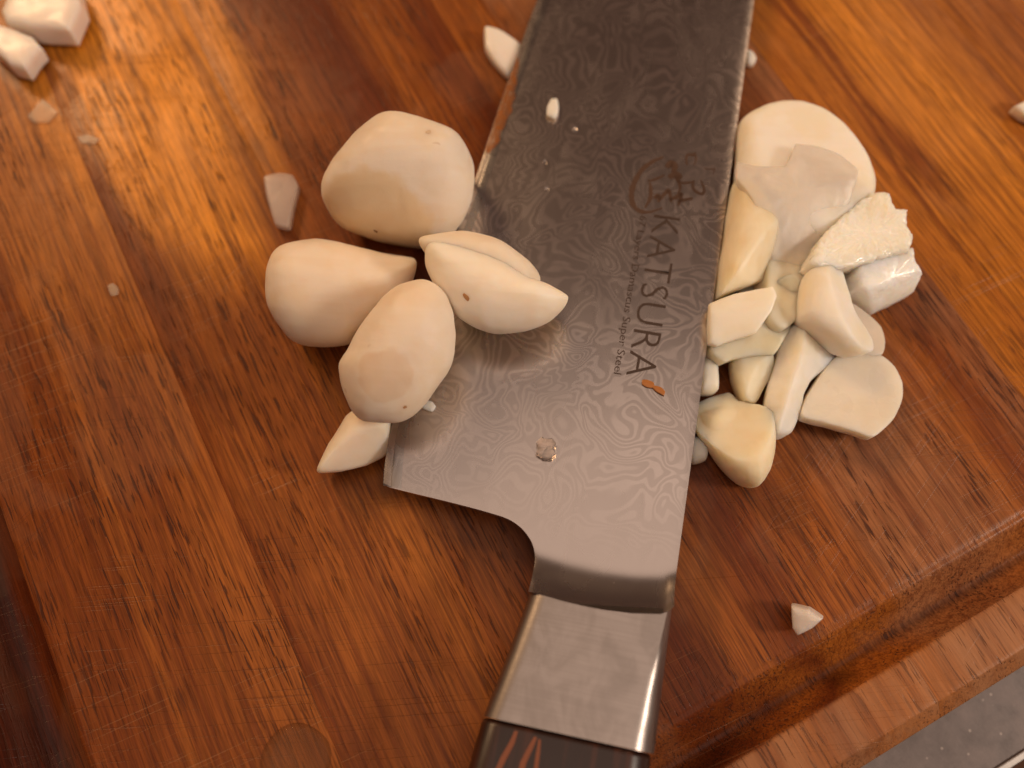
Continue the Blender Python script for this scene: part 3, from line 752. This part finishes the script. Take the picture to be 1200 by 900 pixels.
    'onion_chip': {"c": [44.45, -38.82, 3.2], "u": [0.9165, -0.097, 0.3882], "n": [-0.4001, -0.2223, 0.8891], "o": [[-1.82, 2.11], [0.74, 1.81], [2.63, 0.56], [1.12, -0.99], [-1.0, -2.26], [-1.72, -1.22]], "hu": 1.9, "hd": 2.4, "p": 4, "noise": 0.15, "cuts": [], "sharp": 0.9, "folds": []},
    'onion_speck': {"c": [46.21, 66.13, 1.0], "u": [1.0, 0.0, 0.0], "n": [0.0, 0.0, 1.0], "o": [[-0.77, 1.81], [0.36, 1.41], [1.04, -0.2], [0.25, -1.6], [-0.88, -1.4]], "hu": 0.9, "hd": 0.9, "p": 3, "noise": 0.05, "cuts": [], "sharp": 0.4, "folds": []},
    'under_slice': {"c": [46.96, 12.1, 2.6], "u": [0.9996, -0.0015, -0.0299], "n": [0.0299, 0.0499, 0.9983], "o": [[-6.9, 5.84], [-1.07, 11.03], [4.91, 10.27], [8.89, 6.09], [9.22, -2.13], [5.4, -8.53], [0.23, -9.38], [-3.76, -6.3], [-8.04, -5.57], [-8.66, 0.03]], "hu": 1.4, "hd": 2.2, "p": 6, "noise": 0.2, "cuts": [], "sharp": 0.3, "folds": []},
}

def outline_fn(pts, sharp):
    """closed curve sampled by angle about its centre; sharp 0 round .. 1 straight cut sides"""
    n = len(pts)
    dense = []
    for i in range(n):
        p0, p1, p2, p3 = (Vector(pts[(i + k - 1) % n]) for k in range(4))
        for k in range(10):
            t = k / 10
            c = 0.5 * ((2 * p1) + (p2 - p0) * t + (2 * p0 - 5 * p1 + 4 * p2 - p3) * t * t + (3 * p1 - p0 - 3 * p2 + p3) * t ** 3)
            dense.append(c.lerp(p1.lerp(p2, t), sharp))
    return dense

def body_mesh(name, d, seed, rough_amp=0.0):
    pts = outline_fn(d['o'], d['sharp'])
    n = len(pts)
    cx = sum(p.x for p in pts) / n; cy = sum(p.y for p in pts) / n
    ctr = Vector((cx, cy))
    p = d['p']
    K = 20
    verts, faces = [], []
    prof = []
    for k in range(K + 1):
        a = math.pi / 2 * k / K
        prof.append((math.cos(a) ** (2 / p) if k < K else 0.0, math.sin(a) ** (2 / p)))
    rings = [(r, z * d['hu']) for r, z in prof[::-1]] + [(r, -z * d['hd']) for r, z in prof[1:]]
    size = max(abs(q.x - cx) + abs(q.y - cy) for q in pts)
    for r, z in rings:
        if r == 0.0:
            verts.append(Vector((cx, cy, z)))
        else:
            for q in pts:
                w = ctr.lerp(q, r)
                verts.append(Vector((w.x, w.y, z)))
    out = []
    for v in verts:
        w = v.copy()
        for (nx, ny, nz, dd) in d['cuts']:
            nn = Vector((nx, ny, nz)).normalized()
            e = (w - Vector((cx, cy, 0))).dot(nn) - dd
            sf = 0.22 if d['sharp'] >= 0.3 else 3.2
            w -= nn * (sf * math.log(1 + math.exp(max(-20, min(20, e / sf))))) * (1.0 if d['sharp'] >= 0.3 else 0.8)
        for (x0, y0, fx, fy, kk) in d.get('folds', ()):
            fn = Vector((fx, fy)).normalized()
            e = (w.x - cx - x0) * fn.x + (w.y - cy - y0) * fn.y
            w.z -= kk * 0.6 * math.log(1 + math.exp(max(-20, min(20, e / 0.6))))
        off = Vector((seed * 13.7, seed * 5.1, 0))
        a1 = d['noise']
        w += Vector((noise.noise(w * 0.16 + off), noise.noise(w * 0.16 + off + Vector((9, 0, 0))), noise.noise(w * 0.16 + off + Vector((0, 9, 0))))) * a1
        w += Vector((noise.noise(w * 0.55 + off), noise.noise(w * 0.55 + off + Vector((9, 0, 0))), noise.noise(w * 0.55 + off + Vector((0, 9, 0))))) * a1 * 0.30
        if rough_amp:
            w += Vector((noise.noise(w * 1.3 + off), noise.noise(w * 1.3 + off + Vector((5, 0, 0))), noise.noise(w * 1.3 + off + Vector((0, 5, 0))))) * rough_amp
            w += Vector((0, 0, noise.noise(w * 2.6 + off))) * rough_amp * 0.8
        out.append(w)
    nr = len(rings)
    def idx(i, j):
        if i == 0: return 0
        if i == nr - 1: return 1 + (nr - 2) * n
        return 1 + (i - 1) * n + j % n
    for j in range(n):
        faces.append((0, idx(1, j), idx(1, j + 1)))
        faces.append((idx(nr - 1, 0), idx(nr - 2, j + 1), idx(nr - 2, j)))
    for i in range(1, nr - 2):
        for j in range(n):
            faces.append((idx(i, j), idx(i + 1, j), idx(i + 1, j + 1), idx(i, j + 1)))
    return out, faces

def frame(d):
    u, nrm = Vector(d['u']), Vector(d['n'])
    v = nrm.cross(u)
    c = Vector(d['c']) * MM
    return Matrix(((u.x, v.x, nrm.x, c.x), (u.y, v.y, nrm.y, c.y), (u.z, v.z, nrm.z, c.z), (0, 0, 0, 1)))

seed_no = [0]
def piece(key, name, mat, label=None, cat=None, group=None, rough_amp=0.0, parent=None, split=0):
    seed_no[0] += 1
    d = P[key]
    v, f = body_mesh(name, d, seed_no[0], rough_amp)
    o = mesh_obj(name, v, f, MAT[mat])
    o.matrix_world = frame(d)
    if split:
        e = o.modifiers.new('es', 'EDGE_SPLIT'); e.split_angle = math.radians(split)
    if parent is not None:
        mw = o.matrix_world.copy()
        o.parent = parent
        o.matrix_parent_inverse = parent.matrix_world.inverted()
        o.matrix_world = mw
    else:
        tag(o, label, cat, group)
    return o

from mathutils.bvhtree import BVHTree
def mark(o, name, x, y, rx, ry, mat, rot=0.3, lift=0.05):
    """small flat blemish lying on the surface of a clove, found by looking down its local z"""
    bvh = BVHTree.FromPolygons([v.co.copy() for v in o.data.vertices], [tuple(p.vertices) for p in o.data.polygons])
    n = 14
    v = []
    for q in (0.0, 0.5, 1.0):
        for i in range(n if q else 1):
            a = 2 * math.pi * i / n
            wob = 1 + 0.35 * noise.noise(Vector((math.cos(a) * 1.3 + x, math.sin(a) * 1.3 + y, 0.3)))
            px, py = rx * q * wob * math.cos(a), ry * q * wob * math.sin(a)
            gx, gy = x + px * math.cos(rot) - py * math.sin(rot), y + px * math.sin(rot) + py * math.cos(rot)
            hit = bvh.ray_cast(Vector((gx * MM, gy * MM, 0.05)), Vector((0, 0, -1)))
            z = hit[0].z / MM if hit[0] else 0.0
            v.append((gx, gy, z + (lift if q < 1 else -0.05)))
    f = [(0, 1 + i, 1 + (i + 1) % n) for i in range(n)]
    f += [(1 + i, 1 + n + i, 1 + n + (i + 1) % n, 1 + (i + 1) % n) for i in range(n)]
    return mesh_obj(name, v, f, MAT[mat], o)

CL = 'whole peeled garlic cloves'
SL = 'cut garlic pieces heaped beside the blade'
ON = 'bits of onion scattered on the board'

top = piece('top_clove', 'garlic_clove', 'garlic_root', 'largest plump peeled garlic clove, rounded with a yellowish root end', 'garlic clove', CL)
left = piece('left_clove', 'garlic_clove', 'garlic', 'peeled garlic clove lying sideways on the wood with its pointed end toward the knife', 'garlic clove', CL)
front = piece('front_clove', 'garlic_clove', 'garlic_spot', 'smooth egg shaped garlic clove propped on the heel of the blade', 'garlic clove', CL)
split_root = empty('garlic_clove', Vector(P['split_front']['c']) * MM)
tag(split_root, 'split two lobed garlic clove with a brown nick lying on the blade', 'garlic clove', CL)
bpy.context.view_layer.update()
piece('split_back', 'lobe', 'garlic', parent=split_root)
lobe = piece('split_front', 'lobe', 'garlic_pale', parent=split_root)
mark(top, 'blemish', -4.2, -7.7, 0.25, 0.5, 'root', 0.9)
mark(top, 'blemish', 4.8, 8.2, 0.7, 0.35, 'faint', 0.2)
mark(front, 'blemish', 1.2, -8.2, 0.45, 0.25, 'nick', 0.4)
mark(lobe, 'nick', -4.0, -1.1, 0.95, 0.42, 'nick', -0.9)
piece('tail_piece', 'garlic_end', 'garlic', 'cut off garlic end with a sharp point beside the heel corner of the blade', 'garlic piece')

piece('big_half', 'garlic_half', 'garlic_cut', 'largest round garlic half at the far end of the sliced heap', 'garlic piece', SL)
piece('facet_slice', 'garlic_slice', 'garlic_film', 'pale translucent garlic slice with a flat facet lying on the round half', 'garlic piece', SL)
piece('spine_clove', 'garlic_slice', 'garlic_amber', 'long curved garlic piece pressed along the spine of the knife', 'garlic piece', SL)
piece('crushed_piece', 'crushed_garlic', 'garlic_wet', 'rough crushed garlic piece with a glistening grainy surface and jagged edge', 'garlic piece', SL, rough_amp=0.22)
piece('block_piece', 'garlic_chunk', 'garlic_white', 'blocky white garlic chunk with a moist cut end below the crushed piece', 'garlic piece', SL, rough_amp=0.12)
piece('thumb_wedge', 'garlic_wedge', 'garlic_cut', 'smooth thumb shaped garlic wedge above the round flat slice', 'garlic piece', SL)
piece('clear_sliver', 'garlic_sliver', 'garlic_clear', 'thin glassy garlic sliver peeking from under the thumb shaped wedge', 'garlic piece', SL)
piece('pointed_wedge', 'garlic_wedge', 'garlic_pale', 'bright garlic wedge with a sharp straight edge touching the knife spine', 'garlic piece', SL)
piece('amber_slab', 'garlic_slice', 'garlic_amber', 'amber garlic slab lying under the bright sharp edged wedge', 'garlic piece', SL)
piece('joining_slab', 'garlic_slice', 'garlic_amber', 'narrow amber garlic strip in the middle of the heap below the faceted slice', 'garlic piece', SL)
piece('under_slice', 'garlic_slice', 'garlic_cut', 'flat garlic slice buried beneath the middle of the heap, showing only in gaps', 'garlic piece', SL)
piece('long_wedge', 'garlic_wedge', 'garlic_cut', 'long slanting garlic wedge between the round slice and the amber wedge', 'garlic piece', SL)
piece('amber_wedge', 'garlic_wedge', 'garlic_amber', 'small shaded amber garlic wedge behind the front chunk', 'garlic piece', SL)
piece('round_slice', 'garlic_slice', 'garlic_grey', 'flat greyish round garlic slice lying at the outer side of the heap', 'garlic piece', SL)
piece('front_chunk', 'garlic_chunk', 'garlic_amber', 'rounded garlic chunk at the handle end of the heap, tucked under the spine', 'garlic piece', SL)
piece('spine_sliver', 'garlic_sliver', 'garlic_pale', 'thin pale garlic sliver standing against the spine above the rounded chunk', 'garlic piece', SL)
piece('low_bit', 'garlic_bit', 'garlic_pale', 'tiny white garlic bit under the spine beside the rounded chunk', 'garlic piece', SL)

piece('onion_block', 'onion_piece', 'onion', 'largest white onion piece, a six sided block on the orange wood', 'onion', ON)
piece('onion_wedge', 'onion_piece', 'onion', 'pinkish white onion wedge lying next to the largest onion block', 'onion', ON)
piece('clear_scrap_large', 'onion_scrap', 'scrap', 'clear film of onion below the two large onion pieces', 'onion', ON)
piece('clear_scrap_small', 'onion_scrap', 'scrap', 'tiny clear onion shred beside the larger clear film', 'onion', ON)
piece('clear_scrap_dot', 'onion_scrap', 'scrap', 'tiny pale onion dot alone on the wood beside the sideways clove', 'onion', ON)
piece('onion_tooth', 'onion_piece', 'onion_clear', 'translucent tooth shaped onion bit between the largest and the sideways clove', 'onion', ON)
piece('onion_leaf', 'onion_piece', 'onion', 'white leaf shaped onion bit half hidden beneath the cutting edge', 'onion', ON)
piece('onion_corner', 'onion_piece', 'onion', 'white onion bit on the bare orange wood far from the garlic heap', 'onion', ON)
piece('onion_chip', 'onion_piece', 'onion_half', 'small tilted onion chip casting a shadow near the juice groove', 'onion', ON)
piece('onion_speck', 'onion_piece', 'onion', 'white onion speck touching the knife spine', 'onion', ON)

# crumbs lying on the blade: placed in the knife's frame
def on_blade(name, mat, s, t, pts, hz, label, cat, group=None, p=3.0, sharp=0.4, noise_=0.08):
    seed_no[0] += 1
    d = dict(o=pts, hu=hz, hd=hz * 0.9, p=p, cuts=[], noise=noise_, sharp=sharp)
    v, f = body_mesh(name, d, seed_no[0])
    o = mesh_obj(name, v, f, MAT[mat])
    K = Matrix(((KS.x, KT.x, KN.x, KO.x * MM), (KS.y, KT.y, KN.y, KO.y * MM), (KS.z, KT.z, KN.z, KO.z * MM), (0, 0, 0, 1)))
    o.matrix_world = K @ Matrix.Translation((s * MM, t * MM, (hz * 0.9 + 0.03) * MM))
    return tag(o, label, cat, group)

CR = 'crumbs and flakes on the blade'
on_blade('garlic_crumb', 'onion', 74.6, 33.3, [(-2.1, -0.7), (-1.2, -1.1), (0.5, -1.0), (2.2, -0.4), (2.0, 0.7), (0.2, 1.1), (-1.6, 0.8)], 0.6, 'white oblong garlic crumb on the dark part of the blade', 'crumb', CR)
on_blade('garlic_crumb', 'glassy', 10.5, 22.2, [(-1.5, -1.0), (-0.6, -1.7), (0.5, -1.3), (1.1, -1.5), (1.8, -0.5), (1.5, 0.5), (1.7, 1.1), (0.8, 1.7), (-0.3, 1.3), (-1.2, 1.5), (-1.7, 0.4)], 0.7, 'clear jagged garlic crumb in the middle of the blade near the heel', 'crumb', CR, sharp=0.8, noise_=0.55)
on_blade('skin_flake', 'flake', 24.4, 8.4, [(-0.6, -1.0), (0.3, -0.9), (0.6, 0.2), (0.4, 1.0), (-0.4, 0.8), (-0.7, 0.0)], 0.16, 'straight brown garlic skin flake just after the large lettering', 'flake', CR)
on_blade('skin_flake', 'flake', 23.6, 6.6, [(-0.9, -1.0), (-0.1, -1.1), (0.5, -0.3), (0.6, 0.9), (0.2, 1.0), (-0.4, 0.3)], 0.2, 'curled brown garlic skin flake nearest the spine after the large lettering', 'flake', CR)
on_blade('garlic_crumb', 'onion', 13.9, 42.3, [(-0.8, -0.9), (0.2, -1.3), (0.9, -0.4), (0.6, 0.9), (-0.5, 0.8)], 0.4, 'tiny white garlic crumb beside the egg shaped clove', 'crumb', CR)
for (s, t, r, lab) in ((71.2, 28.5, 0.42, 'tiny liquid drop beside the white oblong crumb'), (63.3, 32.6, 0.34, 'tiny liquid drop on the blade level with the etched emblem'), (57.7, 31.2, 0.36, 'tiny liquid drop on the blade above the split clove')):
    on_blade('liquid_drop', 'water', s, t, [(r * math.cos(k * math.pi / 4), r * math.sin(k * math.pi / 4)) for k in range(8)], 0.16, lab, 'drop', CR, p=2.0, sharp=0.0, noise_=0.03)

# water drop on the wood
def water_drop(cx, cy, r, h):
    v, f = [], []
    n, K = 40, 7
    for i in range(n):
        a = 2 * math.pi * i / n
        rr = r * (1 + 0.07 * noise.noise(Vector((math.cos(a), math.sin(a), 2.2))))
        for k in range(K):
            q = 1 - k / K
            z = h * (1 - q ** 3.2)
            v.append((math.cos(a) * rr * q, math.sin(a) * rr * q, z))
    v.append((0, 0, h))
    for i in range(n):
        j = (i + 1) % n
        for k in range(K - 1):
            f.append((i * K + k, j * K + k, j * K + k + 1, i * K + k + 1))
        f.append((i * K + K - 1, j * K + K - 1, len(v) - 1))
    f.append(tuple(i * K for i in range(n - 1, -1, -1)))
    o = mesh_obj('water_drop', v, f, MAT['film'])
    o.location = (cx * MM, cy * MM, 0.12 * MM)
    return tag(o, 'flat clear round drop of water on the wood beside the handle', 'drop')
water_drop(-31.9, -58.8, 5.2, 0.32)
